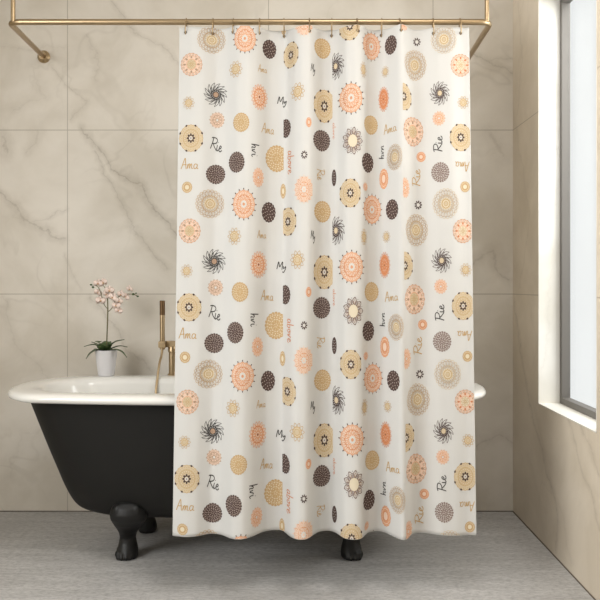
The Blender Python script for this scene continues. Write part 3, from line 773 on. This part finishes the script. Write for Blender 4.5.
# eyelets (parts of the curtain) and rings
ORD = ['leftmost', 'second from the left', 'third from the left', 'fourth from the left', 'fifth from the left', 'sixth from the left',
       'sixth from the right', 'fifth from the right', 'fourth from the right', 'third from the right', 'second from the right', 'rightmost']
def torus(bm, c, R1, R2, r, ux, uy, n=40, k=10):
    c = Vector(c); ux, uy = Vector(ux), Vector(uy); nz_ = ux.cross(uy)
    rings = []
    for i in range(n):
        t = 2*PI*i/n; p = c+ux*R1*math.cos(t)+uy*R2*math.sin(t); d = (ux*math.cos(t)+uy*math.sin(t)).normalized()
        rings.append([bm.verts.new(p+(d*math.cos(q)+nz_*math.sin(q))*r) for q in [2*PI*j/k for j in range(k)]])
    for i in range(n):
        a, b = rings[i], rings[(i+1) % n]
        for j in range(k): bm.faces.new((a[j], a[(j+1) % k], b[(j+1) % k], b[j]))
EYE = mat('dark_brass_eyelet', lin(80, 68, 56), .4, .6)
zt_ring = RZ+.0112+.0022; zb_ring = ZT-.030
for i, s in enumerate(ring_s):
    p = surf(np.array([s]), np.array([ZT-.024]))[0]
    bm = bmesh.new(); torus(bm, (p[0], p[1]-.0008, ZT-.024), .0042, .0042, .0014, (1, 0, 0), (0, 0, 1), 24, 8)
    torus(bm, (p[0], p[1]+.0018, ZT-.024), .0042, .0042, .0012, (1, 0, 0), (0, 0, 1), 24, 8)
    o = obj('eyelet', bm, EYE, cur)
    # oval ring looped over the rail and through the eyelet
    cy = (RD+p[1])/2*.5+RD*.5; cz = (zt_ring+zb_ring)/2
    yb = p[1]
    bm = bmesh.new(); pts = []
    for k_ in range(48):
        t = 2*PI*k_/48; yy = RD+(yb-RD)*(.5-.5*math.sin(t)); pts.append(Vector((p[0], yy+.0165*math.cos(t), cz+(zt_ring-zb_ring)/2*math.sin(t))))
    rings = []
    for k_ in range(48):
        d = (pts[(k_+1) % 48]-pts[k_-1]).normalized(); n1 = Vector((1, 0, 0)); n2 = d.cross(n1)
        rings.append([bm.verts.new(pts[k_]+(n1*math.cos(q)+n2*math.sin(q))*.0022) for q in [2*PI*j/10 for j in range(10)]])
    for k_ in range(48):
        a, b = rings[k_], rings[(k_+1) % 48]
        for j in range(10): bm.faces.new((a[j], a[(j+1) % 10], b[(j+1) % 10], b[j]))
    o = obj('curtain_ring', bm, BRASS, None)
    o['label'] = 'small brass curtain ring on the rail, ' + ORD[i]; o['category'] = 'curtain ring'; o['group'] = 'curtain rings along the brass rail'

# ------------------------------------------------------------------ light, world, camera
W = bpy.data.worlds.new('overcast_daylight'); S.world = W; W.use_nodes = True
bg = W.node_tree.nodes['Background']; bg.inputs[0].default_value = (.955, .96, .955, 1); bg.inputs[1].default_value = 1.0
def area(name, loc, aim, sx, sy, power, col):
    l = bpy.data.lights.new(name, 'AREA'); l.shape = 'RECTANGLE'; l.size = sx; l.size_y = sy; l.energy = power; l.color = col
    o = bpy.data.objects.new(name, l); C.objects.link(o); o.location = loc
    o.rotation_euler = (Vector(aim)-Vector(loc)).to_track_quat('-Z', 'Y').to_euler(); return o
area('window_daylight', (1.62, 2.75, 1.8), (0.4, 3.2, .7), .8, 1.7, 29, (1, .98, .95))
area('left_added_light', (XL-.40, .9, 1.65), (.2, 2.4, 1.0), 1.9, 1.7, 94, (1, .99, .98))  # added light from the left front, shapes the curtain folds
area('ceiling_fill', (.35, 1.9, ZC-.02), (.35, 1.9, 0), .9, .9, 22, (1, .98, .955))  # added overhead fill for the right side, no fixture modelled

cam = bpy.data.cameras.new('camera'); co = bpy.data.objects.new('camera', cam); C.objects.link(co)
co.location = (0, 0, H); co.rotation_euler = (PI/2, 0, 0)
cam.sensor_width = 36; cam.lens = F/600*36; cam.shift_x = -(VX-300)/600; cam.shift_y = -(300-VY)/600; cam.clip_start = .05
S.camera = co
S.view_settings.view_transform = 'Standard'; S.view_settings.look = 'None'; S.view_settings.gamma = 1
S.view_settings.use_curve_mapping = False; S.view_settings.exposure = 0.0
